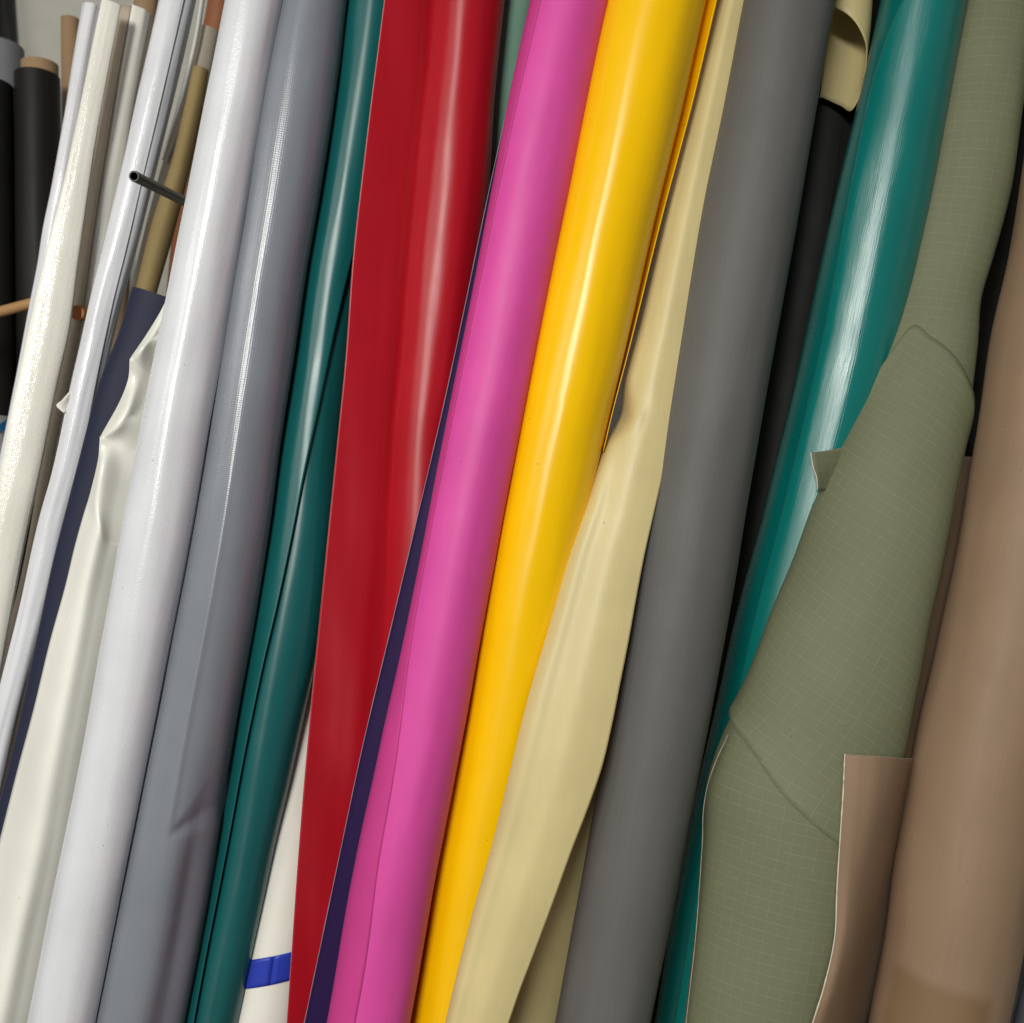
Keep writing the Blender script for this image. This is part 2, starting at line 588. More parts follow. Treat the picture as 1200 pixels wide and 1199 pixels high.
# --- tan roll on the right
g_tan = Roll([(1245, -230), (1200, 170), (1180, 300), (1160, 390), (1140, 520), (1120, 640), (1095, 760), (1068, 880), (1058, 940), (1040, 1040), (1030, 1110), (1013, 1199)],
             [(1415, -230), (1370, 170), (1350, 300), (1330, 390), (1310, 520), (1290, 640), (1265, 760), (1238, 880), (1228, 940), (1213, 1040), (1200, 1110), (1183, 1199)],
             [(0, 1.19), (600, 1.17), (1199, 1.15)], seed=1, wob=0.002)
def tan_length(y):
    L, p, k = 0.0, None, g_tan.y0
    while k <= y:
        c = g_tan.center(k)
        L += (c - p).length if p is not None else 0.0
        p = c
        k += 5
    return L
M['tan_shadowed'] = vinyl('tan_vinyl_painted_shadow', srgb(146, 120, 96), 0.55, 0.35, grain=0.6, gscale=900, lines=0.03)
def add_painted_shadow(m, u0, u1, v_top):  # soft-edged shadow low on the tan roll, painted into its base colour
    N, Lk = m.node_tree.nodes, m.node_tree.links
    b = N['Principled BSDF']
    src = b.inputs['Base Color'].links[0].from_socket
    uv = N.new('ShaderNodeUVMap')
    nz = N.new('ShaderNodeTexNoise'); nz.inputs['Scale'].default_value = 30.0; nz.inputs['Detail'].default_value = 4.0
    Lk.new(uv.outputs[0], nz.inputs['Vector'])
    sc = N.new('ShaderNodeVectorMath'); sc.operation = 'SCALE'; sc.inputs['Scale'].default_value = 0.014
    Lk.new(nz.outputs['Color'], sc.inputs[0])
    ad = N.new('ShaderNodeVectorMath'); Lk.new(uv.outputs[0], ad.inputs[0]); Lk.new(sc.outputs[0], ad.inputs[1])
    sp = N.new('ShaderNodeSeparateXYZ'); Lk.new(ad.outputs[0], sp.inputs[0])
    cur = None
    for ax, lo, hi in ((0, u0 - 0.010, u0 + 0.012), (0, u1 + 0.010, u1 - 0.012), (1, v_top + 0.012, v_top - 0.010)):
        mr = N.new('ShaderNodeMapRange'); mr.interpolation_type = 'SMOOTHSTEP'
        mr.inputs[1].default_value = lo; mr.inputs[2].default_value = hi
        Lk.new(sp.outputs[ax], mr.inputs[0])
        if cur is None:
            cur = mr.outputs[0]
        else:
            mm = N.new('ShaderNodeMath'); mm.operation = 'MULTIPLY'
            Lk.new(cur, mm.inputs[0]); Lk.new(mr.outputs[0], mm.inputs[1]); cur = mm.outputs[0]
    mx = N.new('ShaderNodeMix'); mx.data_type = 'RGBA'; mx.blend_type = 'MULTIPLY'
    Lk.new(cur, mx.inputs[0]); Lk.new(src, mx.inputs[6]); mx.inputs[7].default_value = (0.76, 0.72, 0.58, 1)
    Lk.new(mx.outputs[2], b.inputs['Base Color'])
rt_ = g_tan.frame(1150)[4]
add_painted_shadow(M['tan_shadowed'], (-0.75) * rt_ + 2 * math.pi * rt_ * 0, 0.85 * rt_, -tan_length(1132))
tan = make_roll('vinyl_roll', g_tan, M['tan_shadowed'], 'thick matte tan-brown roll leaning beside the olive checked roll', group=GR)
# its loose inner sheet: a narrow strip above, a wider torn tongue below
sheet_mesh('loose_sheet', [
    [(1129, 535, 1.215), (1137, 536, 1.235), (1150, 537, 1.26)],
    [(1116, 600, 1.21), (1127, 602, 1.235), (1142, 604, 1.26)],
    [(1094, 700, 1.20), (1108, 702, 1.23), (1125, 704, 1.26)],
    [(1073, 800, 1.19), (1088, 802, 1.225), (1110, 804, 1.26)],
    [(1056, 888, 1.18), (1072, 889, 1.22), (1095, 890, 1.26)],
    [(1046, 960, 1.18), (1062, 960, 1.22), (1085, 960, 1.26)],
    ], M['tan'], tan, nu=12, nv=60, rim=M['thread'], thick=0.0016)
sheet_mesh('loose_tongue', [
    [(990, 884, 1.112), (1010, 886, 1.108), (1033, 887, 1.112), (1056, 889, 1.140), (1085, 890, 1.235)],
    [(988, 930, 1.110), (1008, 930, 1.106), (1030, 930, 1.112), (1050, 930, 1.145), (1075, 930, 1.24)],
    [(985, 975, 1.110), (1003, 975, 1.107), (1023, 975, 1.116), (1042, 975, 1.155), (1066, 975, 1.24)],
    [(981, 1040, 1.116), (996, 1040, 1.114), (1012, 1040, 1.130), (1030, 1040, 1.17), (1052, 1040, 1.24)],
    [(978, 1100, 1.116), (990, 1100, 1.116), (1003, 1100, 1.135), (1018, 1100, 1.18), (1040, 1100, 1.24)],
    [(966, 1155, 1.112), (978, 1155, 1.114), (992, 1155, 1.138), (1006, 1155, 1.18), (1028, 1155, 1.24)],
    [(952, 1200, 1.108), (964, 1200, 1.114), (979, 1200, 1.14), (995, 1200, 1.18), (1016, 1200, 1.24)],
    [(930, 1270, 1.10), (944, 1270, 1.114), (960, 1270, 1.14), (978, 1270, 1.18), (1000, 1270, 1.24)],
    ], M['tan'], tan, nu=30, nv=90, rim=M['thread'], wob=0.002, seed=3, thick=0.0015)

edge_line('cut_edge', [(1129, 535, 1.214), (1116, 600, 1.209), (1094, 700, 1.199), (1073, 800, 1.189), (1056, 888, 1.179)], M['thread'], tan, 0.0007)
edge_line('cut_edge', [(990, 884, 1.111), (988, 930, 1.109), (985, 975, 1.109), (981, 1040, 1.115), (978, 1100, 1.115), (966, 1155, 1.111), (952, 1200, 1.107), (930, 1270, 1.099)], M['thread'], tan, 0.0007)

# --- olive checked roll
g_ol = Roll([(1165, -230), (1115, 0), (1085, 150), (1066, 260), (1049, 345), (1030, 405), (1000, 482), (981, 524), (960, 572), (949, 600), (925, 670), (900, 730), (874, 800), (850, 860), (834, 895), (823, 930), (819, 990), (811, 1100), (800, 1199), (790, 1300)],
            [(1265, -230), (1218, 0), (1199, 130), (1186, 220), (1165, 300), (1152, 345), (1148, 400), (1142, 455), (1136, 500), (1124, 560), (1095, 700), (1075, 800), (1058, 888), (1038, 960), (1012, 1050), (980, 1199), (960, 1300)],
            [(-230, 1.29), (0, 1.265), (380, 1.24), (700, 1.215), (900, 1.21), (1199, 1.20)], seed=2, asp=0.62)
olive = make_roll('fabric_roll', g_ol, M['olive'], 'olive green checked fabric roll with a loose wrap widening downwards', group=GR)
topf = curve([(-115, 590), (-90, 552), (-60, 480), (-40, 430), (-26, 398), (0, 406), (25, 420), (50, 440), (72, 457), (90, 475), (125, 510)])
botf = curve([(-115, 835), (-90, 860), (-60, 878), (-37, 892), (-3, 930), (24, 958), (60, 985), (125, 1000)])
wv, wu, wf = [], [], []
NU, NV = 60, 70
for i in range(NV):
    b = i / (NV - 1)
    for j in range(NU):
        deg = -115 + 240 * j / (NU - 1)
        y = topf(deg) * (1 - b) + botf(deg) * b
        lift = 0.0012 + 0.015 * max(0, (b - 0.80) / 0.20) ** 2 * max(0, math.cos(math.radians(deg + 15))) + 0.003 * max(0, (0.06 - b) / 0.06)
        p = g_ol.pos(y, math.radians(deg), lift)
        wv.append(p)
        r = g_ol.frame(y)[4]
        u, v = math.radians(deg) * 0.085, -y / FPX * 1.2
        a = math.radians(17)
        wu.append((u * math.cos(a) - v * math.sin(a), u * math.sin(a) + v * math.cos(a)))
for i in range(NV - 1):
    for j in range(NU - 1):
        a = i * NU + j
        wf.append((a, a + NU, a + NU + 1, a + 1))
w = mesh_obj('loose_wrap', wv, wf, M['olive'], olive, wu, sharp=60)
solid(w, 0.0010)
wrap_mesh('lower_layer', g_ol, M['olive'], lambda y: -89, lambda y: 100, 845, 1500, 0.0006, olive, rim=M['thread'], thick=0.0014)
sheet_mesh('torn_corner', [
    [(950, 531, 1.205), (972, 528, 1.216), (1002, 522, 1.232)],
    [(953, 548, 1.205), (972, 545, 1.216), (996, 541, 1.232)],
    [(957, 560, 1.207), (970, 559, 1.218), (990, 557, 1.232)],
    [(958, 574, 1.212), (968, 575, 1.222), (984, 576, 1.232)],
    ], M['olive'], olive, nu=8, nv=16, rim=M['thread'])

edge_line('cut_edge', [(950, 531, 1.204), (953, 548, 1.204), (957, 560, 1.206), (958, 574, 1.211)], M['thread'], olive, 0.0006, 20)
edge_line('cut_edge', [(g_ol.L(y) + 4.0, y, g_ol.D(y) - 0.006) for y in range(862, 1290, 30)], M['taupe'], olive, 0.0005)

# --- teal roll
g_teal = Roll([(1080, -230), (1031, 0), (1003, 130), (988, 190), (958, 325), (937, 420), (913, 520), (888, 620), (857, 740), (838, 830), (822, 900), (800, 1000), (766, 1199)],
              [(1180, -230), (1132, 0), (1108, 130), (1097, 190), (1070, 325), (1050, 420), (1024, 520), (996, 620), (960, 740), (935, 830), (920, 900), (900, 1000), (868, 1199)],
              [(-230, 1.27), (0, 1.262), (350, 1.272), (600, 1.295), (850, 1.32), (1199, 1.335)], seed=3, wob=0.0014)
teal = make_roll('vinyl_roll', g_teal, M['teal'], 'glossy teal green roll between the black roll and the olive checked roll', group=GR,
                 )
TS = curve([(-230, 0.5), (0, -0.32), (60, -0.60), (100, -0.72), (200, -0.70), (350, -0.62), (500, -0.58), (800, -0.52), (1300, -0.5)])
wrap_mesh('outer_sheet', g_teal, M['teal_outer_lit'], lambda y: math.degrees(math.asin(TS(y))), lambda y: 120, -225, 1700, 0.0012, teal, nu=50, nv=180, thick=0.0008)

# --- black roll behind
g_blk = Roll([(955, -100), (935, 0), (890, 300), (850, 560), (810, 800), (770, 1000), (735, 1199)],
             [(1065, -100), (1045, 0), (1000, 300), (960, 560), (920, 800), (880, 1000), (845, 1199)],
             [(0, 1.40), (600, 1.44), (1199, 1.50)], seed=4)
make_roll('vinyl_roll', g_blk, M['black'], 'black roll sunk between the dark grey roll and the teal roll', group=GR,
          seam=[(-300, 0.36), (1400, 0.36)], step=0.002)

# --- sand sheet curling down over the black roll
g_curl = Roll([(985, -230), (966, -60), (950, 40), (938, 140)], [(1060, -230), (1026, -60), (1019, 40), (1005, 140)], [(0, 1.292), (140, 1.292)], y1=140, wob=0.0004, seed=5)
base = g_curl.center(135)
curl = empty('vinyl_offcut', base)
tag(curl, 'curled sand-coloured offcut hanging in the gap above the black roll', 'offcut')
cv, cu, cf = [], [], []
NU, NV = 48, 50
# front strip of the curl ends high, its inner face shows below it
endf = curve([(-200, 120), (-60, 10), (-20, 8), (20, 22), (50, 42), (75, 62), (90, 80), (105, 108), (130, 132), (160, 128), (200, 118)])
for i in range(NV):
    b = i / (NV - 1)
    for j in range(NU):
        deg = -30 + 235 * j / (NU - 1)
        y = -230 * (1 - b) + (endf(deg) + 18 * math.cos(math.radians(deg))) * b
        cv.append(g_curl.pos(y, math.radians(deg), 0))
        cu.append((math.radians(deg) * 0.04, -y * 0.001))
for i in range(NV - 1):
    for j in range(NU - 1):
        a = i * NU + j
        cf.append((a, a + NU, a + NU + 1, a + 1))
c = mesh_obj('curled_sheet', cv, cf, M['sand'], curl, cu, sharp=60)
solid(c, 0.0009)

# --- dark grey roll
g_gr = Roll([(918, -230), (870, 0), (845, 130), (820, 250), (793, 400), (766, 540), (745, 660), (722, 790), (702, 905), (685, 1000), (650, 1199)],
            [(1028, -230), (980, 0), (957, 130), (932, 280), (907, 420), (877, 590), (856, 720), (836, 830), (812, 950), (793, 1050), (763, 1199)],
            [(0, 1.22), (600, 1.215), (1199, 1.21)], seed=6, wob=0.0014)
make_roll('vinyl_roll', g_gr, M['grey'], 'matte dark grey roll between the sand roll and the black roll', group=GR)

# --- sand roll: inner roll and flaring outer sheet
g_si = Roll([(868, -230), (815, 0), (768, 250), (738, 420), (712, 560), (690, 680), (662, 800), (630, 920), (598, 1040), (560, 1199)],
            [(944, -230), (891, 0), (844, 250), (808, 420), (782, 560), (768, 680), (750, 800), (728, 920), (700, 1040), (664, 1199)],
            [(0, 1.31), (500, 1.30), (1199, 1.335)], seed=7)
sand = make_roll('vinyl_roll', g_si, M['sand'], 'sand-coloured vinyl roll with a flaring outer sheet beside the yellow roll', group=GR)
def sand_row(y, xl, xr, df):
    w = xr - xl
    k = 1.0 - 0.80 * min(1.0, max(0.0, (y - 470) / 130.0))      # tucked behind the yellow roll above, lying on it below
    e = 0.010 + 0.035 * k
    return [(xl + 10 * k, y, df + e + 0.070 * k), (xl + 2 * k, y, df + e + 0.028 * k), (xl + 0.12 * w, y, df + 0.55 * e), (xl + 0.30 * w, y, df + 0.006 + 0.004 * k),
            (xl + 0.55 * w, y, df), (xl + 0.80 * w, y, df + 0.001), (xr + 3, y, df + 0.005)]
rows = []
XL = edge([(885, -230), (836, 0), (808, 120), (776, 250), (746, 380), (727, 455), (725, 488), (707, 520), (686, 598), (667, 652), (649, 717), (627, 790), (611, 850), (599, 900), (575, 997), (550, 1085), (532, 1157), (522, 1199), (500, 1290)])
XR = edge([(930, -230), (873, 0), (852, 110), (826, 250), (801, 400), (777, 540), (750, 662), (733, 755), (719, 825), (706, 887), (685, 950), (662, 1010), (640, 1072), (620, 1125), (600, 1178), (593, 1199), (561, 1290)])
DF = curve([(-230, 1.228), (0, 1.220), (300, 1.205), (480, 1.192), (600, 1.178), (800, 1.158), (900, 1.150), (1199, 1.138), (1300, 1.135)])
for y in [-230, -100, 0, 80, 160, 240, 320, 380, 420, 450, 475, 490, 505, 520, 550, 600, 650, 700, 750, 800, 850, 900, 950, 1000, 1060, 1120, 1160, 1200, 1290]:
    df = DF(y)
    dent = 0.016 * math.exp(-((y - 492) / 22.0) ** 2)
    rr = sand_row(y, XL(y), XR(y), df)
    rr[2] = (rr[2][0], rr[2][1], rr[2][2] + dent)
    rr[3] = (rr[3][0], rr[3][1], rr[3][2] - 0.25 * dent)
    rows.append(rr)
sheet_mesh('outer_sheet', rows, M['sand'], sand, nu=50, nv=260, wob=0.0006)

# --- yellow roll
g_y = Roll([(760, -230), (710, 0), (692, 80), (660, 240), (637, 350), (601, 530), (567, 700), (540, 850), (513, 985), (474, 1199)],
           [(880, -230), (829, 0), (803, 120), (768, 262), (740, 385), (708, 520), (676, 690), (648, 840), (622, 970), (585, 1199)],
           [(0, 1.22), (500, 1.222), (800, 1.245), (1199, 1.272)], seed=8, wob=0.0014)
yel = make_roll('vinyl_roll', g_y, M['yellow'], 'bright glossy yellow roll between the pink roll and the sand roll', group=GR,
                seam=[(-300, -0.99), (600, -0.98), (800, -0.93), (1000, -0.86), (1199, -0.78), (1400, -0.75)], step=0.003, side='R')
rows = []
for y in [-230, -100, 0, 60, 120, 180, 240, 300, 360, 420, 480, 530]:
    xr = g_y.R(y)
    e = max(1.0, 11.0 - y * 0.0195)
    rows.append([(xr - 5, y, 1.232), (xr + e * 0.45, y, 1.222), (xr + e, y, 1.208)])
sheet_mesh('loose_edge', rows, M['yellow'], yel, nu=8, nv=80)

# --- pink roll and its dark purple neighbour
g_p = Roll([(674, -230), (622, 0), (597, 110), (572, 245), (546, 385), (523, 500), (501, 610), (475, 740), (440, 900), (418, 1000), (382, 1199)],
           [(767, -230), (716, 0), (697, 90), (665, 250), (641, 365), (615, 490), (593, 600), (572, 710), (543, 870), (518, 1000), (482, 1199)],
           [(0, 1.215), (600, 1.21), (1199, 1.21)], seed=9, wob=0.0013)
pink = make_roll('vinyl_roll', g_p, M['pink'], 'matte hot pink roll between the red roll and the yellow roll', group=GR,
          )
PS = curve([(-300, -0.72), (0, -0.73), (120, -0.72), (270, -0.82), (500, -0.86), (600, -0.84), (740, -0.78), (900, -0.50), (1000, -0.42), (1100, -0.30), (1199, -0.30), (1400, -0.3)])
wrap_mesh('darker_strip', g_p, M['pink_darker'], lambda y: -112, lambda y: math.degrees(math.asin(max(-1, min(1, PS(y))))), -225, 1700, 0.0002, pink, nu=20, nv=160, thick=0.0002)  # strip of darker pink down the left side of the roll
g_pu = Roll([(685, -230), (622, 0), (594, 130), (570, 240), (544, 365), (517, 490), (491, 600), (460, 730), (422, 890), (402, 985), (357, 1199)],
            [(755, -230), (694, 0), (660, 130), (636, 240), (610, 365), (583, 490), (558, 600), (528, 730), (492, 890), (472, 985), (427, 1199)],
            [(0, 1.235), (600, 1.225), (1199, 1.205)], seed=10, asp=0.25, wob=0.0003)
pu = make_roll('vinyl_roll', g_pu, M['purple'], 'flattened dark purple roll showing as a thin strip behind the pink roll', group=GR)

edge_line('cut_edge', [(g_pu.L(y) - 0.3, y, g_pu.D(y) - 0.002) for y in range(110, 1260, 40)], M['lilac'], pu, 0.0005)

# --- moss green roll deep between red and pink
g_m = Roll([(600, -230), (565, 0), (545, 150), (530, 250), (440, 1199)], [(668, -230), (636, 0), (616, 150), (600, 250), (510, 1199)], [(0, 1.325), (1199, 1.42)], seed=11)
make_roll('fabric_roll', g_m, M['moss'], 'moss green fabric roll set back between the red roll and the pink roll', group=GR)

# --- red roll with a flat loose sheet
g_r = Roll([(540, -230), (504, 0), (498, 80), (486, 190), (476, 290), (467, 400), (458, 500), (452, 600), (446, 740), (432, 880), (412, 1000), (388, 1199)],
           [(630, -230), (593, 0), (582, 110), (574, 230), (563, 330), (550, 440), (540, 540), (534, 640), (524, 740), (510, 880), (490, 1000), (466, 1199)],
           [(0, 1.265), (600, 1.285), (1199, 1.31)], seed=12, wob=0.0012)
red = make_roll('vinyl_roll', g_r, M['red'], 'glossy red roll with a flat loose sheet beside the deep green roll', group=GR)
RL = edge([(486, -230), (450, 0), (436, 115), (422, 225), (413, 310), (405, 420), (395, 520), (383, 640), (373, 740), (362, 850), (353, 960), (346, 1050), (336, 1199), (328, 1300)])
rows = []
for y in [-230, -60, 60, 180, 300, 420, 540, 660, 780, 900, 1020, 1140, 1220, 1300]:
    xl = RL(y)
    c, T, S, N, r = g_r.frame(y)
    d = g_r.D(y)
    xb = g_r.L(y)
    w = g_r.R(y) - xb
    xe = xb + 5
    de = d - 0.008
    dl = d - 0.040
    rows.append([(xl, y, dl), (xl + (xe - xl) * 0.25, y, dl + (de - dl) * 0.22), (xl + (xe - xl) * 0.5, y, dl + (de - dl) * 0.42), (xl + (xe - xl) * 0.75, y, dl + (de - dl) * 0.64), (xe, y, de)])
sheet_mesh('loose_sheet', rows, M['red'], red, nu=36, nv=140, rim=M['thread'], thick=0.0008, wob=0.004, seed=5)

# --- deep green roll with a loose outer sheet
g_g = Roll([(450, -230), (410, 0), (398, 100), (378, 230), (362, 320), (349, 410), (332, 520), (319, 620), (304, 715), (280, 850), (264, 960), (244, 1080), (221, 1199)],
           [(506, -230), (470, 0), (455, 120), (440, 230), (424, 320), (412, 410), (400, 520), (392, 640), (380, 740), (360, 832), (344, 905), (326, 980), (309, 1060), (280, 1199)],
           [(0, 1.29), (600, 1.29), (1199, 1.28)], seed=13, wob=0.0012)
green = make_roll('vinyl_roll', g_g, M['green'], 'deep green glossy roll with an overlapping outer sheet beside the blue-grey roll', group=GR)
GL = edge([(446, -230), (406, 0), (395, 100), (375, 230), (359, 320), (346, 410), (329, 520), (316, 620), (301, 715), (277, 850), (261, 960), (241, 1080), (218, 1199), (200, 1300)])
GRt = edge([(500, -230), (462, 0), (446, 130), (428, 230), (409, 310), (391, 390), (373, 480), (357, 560), (345, 625), (330, 700), (311, 785), (293, 870), (276, 960), (253, 1080), (231, 1199), (212, 1300)])
wrap_mesh('outer_sheet', g_g, M['green'], lambda y: -125, x_angle(g_g, GRt), -228, 1560, lambda y, t: 0.0035 + 0.002 * t, green, nu=40, nv=200, thick=0.001)

# --- white roll with blue tape, low between green and red
g_wt = Roll([(520, -230), (470, 0), (345, 700), (310, 900), (285, 1050), (262, 1199)], [(590, -230), (545, 0), (425, 700), (395, 900), (378, 1050), (358, 1199)],
            [(0, 1.46), (700, 1.36), (1199, 1.325)], y0=120, seed=14)
wt = make_roll('vinyl_roll', g_wt, M['offwhite'], 'off-white roll with a blue tape band, deep between the green and red rolls', group=GR)
tv, tu, tf = [], [], []
NU = 48
for i in range(8):
    for j in range(NU + 1):
        th = 2 * math.pi * j / NU
        y = 1104 + 33 * i / 7.0 + (-13.0 * math.sin(th)) - 12.0 * (math.cos(th) - 0.8)
        tv.append(g_wt.pos(y, th, 0.0007)); tu.append((j * 0.006, i * 0.006))
for i in range(7):
    for j in range(NU):
        a = i * (NU + 1) + j
        tf.append((a, a + NU + 1, a + NU + 2, a + 1))
t = mesh_obj('tape_band', tv, tf, M['blue_tape'], wt, tu)
solid(t, 0.0002)

# --- blue-grey roll, dented low down
def dent_grey(y, th):
    s = math.sin(th)
    if math.cos(th) < 0:
        return 0.0
    a = 0.0
    # pinch: a sharp valley running up to the right from its tip
    tipx, tipy = -0.02, 958.0
    dx, dy = (s - tipx) * 45.0, y - tipy
    along = dx * 0.82 - dy * 0.57
    across = dx * 0.57 + dy * 0.82
    if along > -6:
        w = 5.0 + max(0.0, along) * 0.55
        k = max(0.0, 1.0 - abs(across) / w)
        a -= 0.0065 * k * min(1.0, (along + 6) / 14.0) * math.exp(-max(0.0, along) / 60.0)
    a += 0.0022 * math.exp(-((s + 0.16) / 0.09) ** 2) * max(0, min(1, (y - 500) / 250.0)) * max(0, min(1, (962 - y) / 14.0))
    a -= 0.010 * math.exp(-((s - 0.55) / 0.35) ** 2) * max(0, min(1, (y - 860) / 140.0))
    return a
g_bg = Roll([(364, -230), (325, 0), (303, 110), (275, 285), (248, 450), (223, 605), (191, 775), (157, 945), (106, 1199)],
            [(450, -230), (409, 0), (397, 100), (377, 230), (361, 320), (348, 410), (331, 520), (318, 620), (303, 715), (279, 850), (263, 960), (243, 1080), (220, 1199)],
            [(0, 1.26), (600, 1.25), (1199, 1.25)], seed=15, mod=dent_grey, wob=0.0008)
make_roll('vinyl_roll', g_bg, M['bluegrey'], 'blue-grey shiny roll with a dent, between the white roll and the deep green roll', group=GR, nv=420, nu=170)

# --- big white roll
g_w = Roll([(305, -230), (263, 0), (234, 150), (204, 300), (174, 450), (145, 600), (119, 750), (90, 910), (61, 1050), (31, 1199)],
           [(372, -230), (333, 0), (313, 110), (285, 285), (258, 450), (233, 605), (201, 775), (167, 945), (117, 1199)],
           [(0, 1.225), (600, 1.215), (1199, 1.21)], seed=16, wob=0.0012)
make_roll('vinyl_roll', g_w, M['white'], 'wide glossy white roll between the crumpled cream sheet and the blue-grey roll', group=GR,
          seam=[(-300, 0.93), (400, 0.93), (560, 0.86), (700, 0.86), (1400, 0.90)], step=0.002, side='L')

# --- crumpled cream roll
g_c = Roll([(215, 330), (196, 400), (170, 470), (150, 540), (120, 640), (90, 745), (60, 850), (30, 960), (5, 1060), (-30, 1199)],
           [(290, 330), (266, 400), (246, 470), (226, 540), (200, 640), (170, 745), (145, 850), (118, 960), (92, 1060), (55, 1199)],
           [(330, 1.325), (1199, 1.31)], y0=330, seed=17)
creamr = make_roll('vinyl_roll', g_c, M['cream'], 'cream roll with a crumpled glossy outer sheet beside the wide white roll', group=GR)
# control points: edge, creases, and a far side tucked under the white roll
ctrl = [
    [(196, 350, 1.280), (200, 352, 1.278), (205, 354, 1.277), (216, 358, 1.278)],
    [(187, 368, 1.276), (192, 368, 1.272), (199, 370, 1.274), (212, 372, 1.280)],
    [(171, 394, 1.272), (178, 393, 1.262), (187, 392, 1.268), (206, 390, 1.280)],
    [(154, 419, 1.264), (165, 412, 1.250), (180, 404, 1.262), (203, 402, 1.280)],
    [(152, 424, 1.258), (166, 434, 1.268), (181, 438, 1.284), (200, 430, 1.290)],
    [(150, 446, 1.266), (160, 452, 1.264), (173, 462, 1.278), (194, 464, 1.292)],
    [(139, 474, 1.268), (150, 478, 1.250), (163, 484, 1.266), (188, 488, 1.285)],
    [(119, 510, 1.262), (136, 502, 1.246), (155, 496, 1.256), (184, 508, 1.282)],
    [(117, 516, 1.254), (133, 520, 1.262), (150, 528, 1.270), (180, 530, 1.288)],
    [(115, 540, 1.262), (121, 548, 1.246), (142, 560, 1.266), (174, 556, 1.288)],
    [(106, 578, 1.268), (114, 590, 1.246), (134, 600, 1.264), (166, 590, 1.288)],
    [(98, 604, 1.270), (115, 618, 1.244), (130, 632, 1.262), (160, 622, 1.286)],
    [(88, 640, 1.270), (109, 640, 1.244), (128, 646, 1.260), (155, 646, 1.284)],
    [(76, 690, 1.272), (97, 690, 1.244), (118, 690, 1.258), (146, 690, 1.284)],
    [(58, 755, 1.274), (84, 755, 1.244), (106, 755, 1.256), (136, 755, 1.284)],
    [(40, 830, 1.276), (68, 830, 1.242), (92, 830, 1.254), (122, 830, 1.284)],
    [(20, 905, 1.278), (52, 905, 1.240), (78, 905, 1.252), (110, 905, 1.284)],
    [(-4, 1000, 1.278), (34, 1000, 1.238), (62, 1000, 1.252), (94, 1000, 1.284)],
    [(-30, 1100, 1.278), (12, 1100, 1.236), (40, 1100, 1.252), (74, 1100, 1.284)],
    [(-60, 1220, 1.278), (-14, 1220, 1.236), (16, 1220, 1.252), (50, 1220, 1.284)],
    [(-85, 1320, 1.278), (-40, 1320, 1.236), (-10, 1320, 1.252), (25, 1320, 1.284)],
]
sheet_mesh('crumpled_sheet', ctrl, M['cream'], creamr, nu=40, nv=260, wob=0.0004)

# --- navy roll
g_n = Roll([(150, 352), (139, 390), (114, 455), (97, 520), (82, 580), (62, 660), (45, 740), (28, 820), (10, 898), (-12, 980), (-66, 1199)],
           [(232, 352), (221, 390), (196, 455), (178, 520), (160, 580), (140, 660), (123, 740), (106, 820), (88, 898), (64, 980), (10, 1199)],
           [(350, 1.41), (1199, 1.40)], y0=350, seed=18, wob=0.0005, asp=0.7)
make_roll('fabric_roll', g_n, M['navy'], 'matte navy blue roll with its top end showing below the black peg', group=GR, hole=0.55)

GL2 = 'narrow rolls standing at the end of the rack'
# --- lavender white glossy roll
g_l = Roll([(232, -230), (185, 0), (163, 100), (141, 200), (117, 300), (104, 352), (92, 405), (80, 460), (71, 505), (58, 562), (46, 605), (35, 650), (22, 710), (0, 800), (-90, 1199)],
           [(279, -230), (232, 0), (209, 100), (185, 200), (161, 300), (147, 352), (134, 405), (121, 460), (110, 505), (96, 562), (83, 605), (72, 650), (58, 710), (34, 800), (-56, 1199)],
           [(0, 1.47), (1199, 1.42)], seed=19, wob=0.0018)
lav = make_roll('vinyl_roll', g_l, M['lavender'], 'slim glossy lavender-white roll crossed by the black peg', group=GL2,
                seam=[(-300, 0.36), (400, 0.40), (600, 0.7), (1400, 0.9)], step=0.003, side='L')
sheet_mesh('folded_corner', [
    [(80, 461, 1.432), (86, 458, 1.436), (92, 455, 1.45)],
    [(72, 470, 1.430), (79, 467, 1.434), (86, 465, 1.45)],
    [(66, 476, 1.430), (74, 477, 1.434), (82, 478, 1.45)],
    [(74, 484, 1.432), (77, 484, 1.436), (80, 484, 1.45)],
    ], M['offwhite'], lav, nu=8, nv=14)

# --- cream woven roll
g_cw = Roll([(118, 3), (98, 100), (76, 205), (53, 300), (32, 390), (20, 448), (10, 495), (2, 540), (-10, 600), (-40, 740), (-120, 1199)],
            [(144, 3), (127, 90), (113, 170), (103, 240), (95, 300), (83, 390), (70, 448), (61, 495), (51, 545), (39, 600), (7, 770), (-60, 1199)],
            [(0, 1.52), (1199, 1.45)], y0=4, seed=20, asp=0.4, wob=0.0016)
make_roll('vinyl_roll', g_cw, M['cream_weave'], 'cream woven-textured roll with a speckled shine beside the clear-wrapped white roll', group=GL2, hole=0.8,
          seam=[(-10, 0.8), (300, 0.85), (1300, 0.85)], step=0.002, side='L')
# --- off-white roll with taupe flap
g_ow = Roll([(138, 14), (126, 80), (115, 150), (104, 220), (95, 290), (80, 400), (58, 500), (25, 680), (-5, 800), (-90, 1199)],
            [(181, 20), (170, 80), (158, 150), (147, 220), (134, 290), (116, 400), (94, 500), (60, 680), (30, 800), (-55, 1199)],
            [(0, 1.60), (1199, 1.52)], y0=16, seed=21, wob=0.002)
ow = make_roll('fabric_roll', g_ow, M['offwhite'], 'off-white fabric roll with a taupe flap, between the cream and lavender-white rolls', group=GL2, hole=0.75)
wrap_mesh('taupe_flap', g_ow, M['taupe'], lambda y: -120, lambda y: -20, 17, 1100, 0.0012, ow)
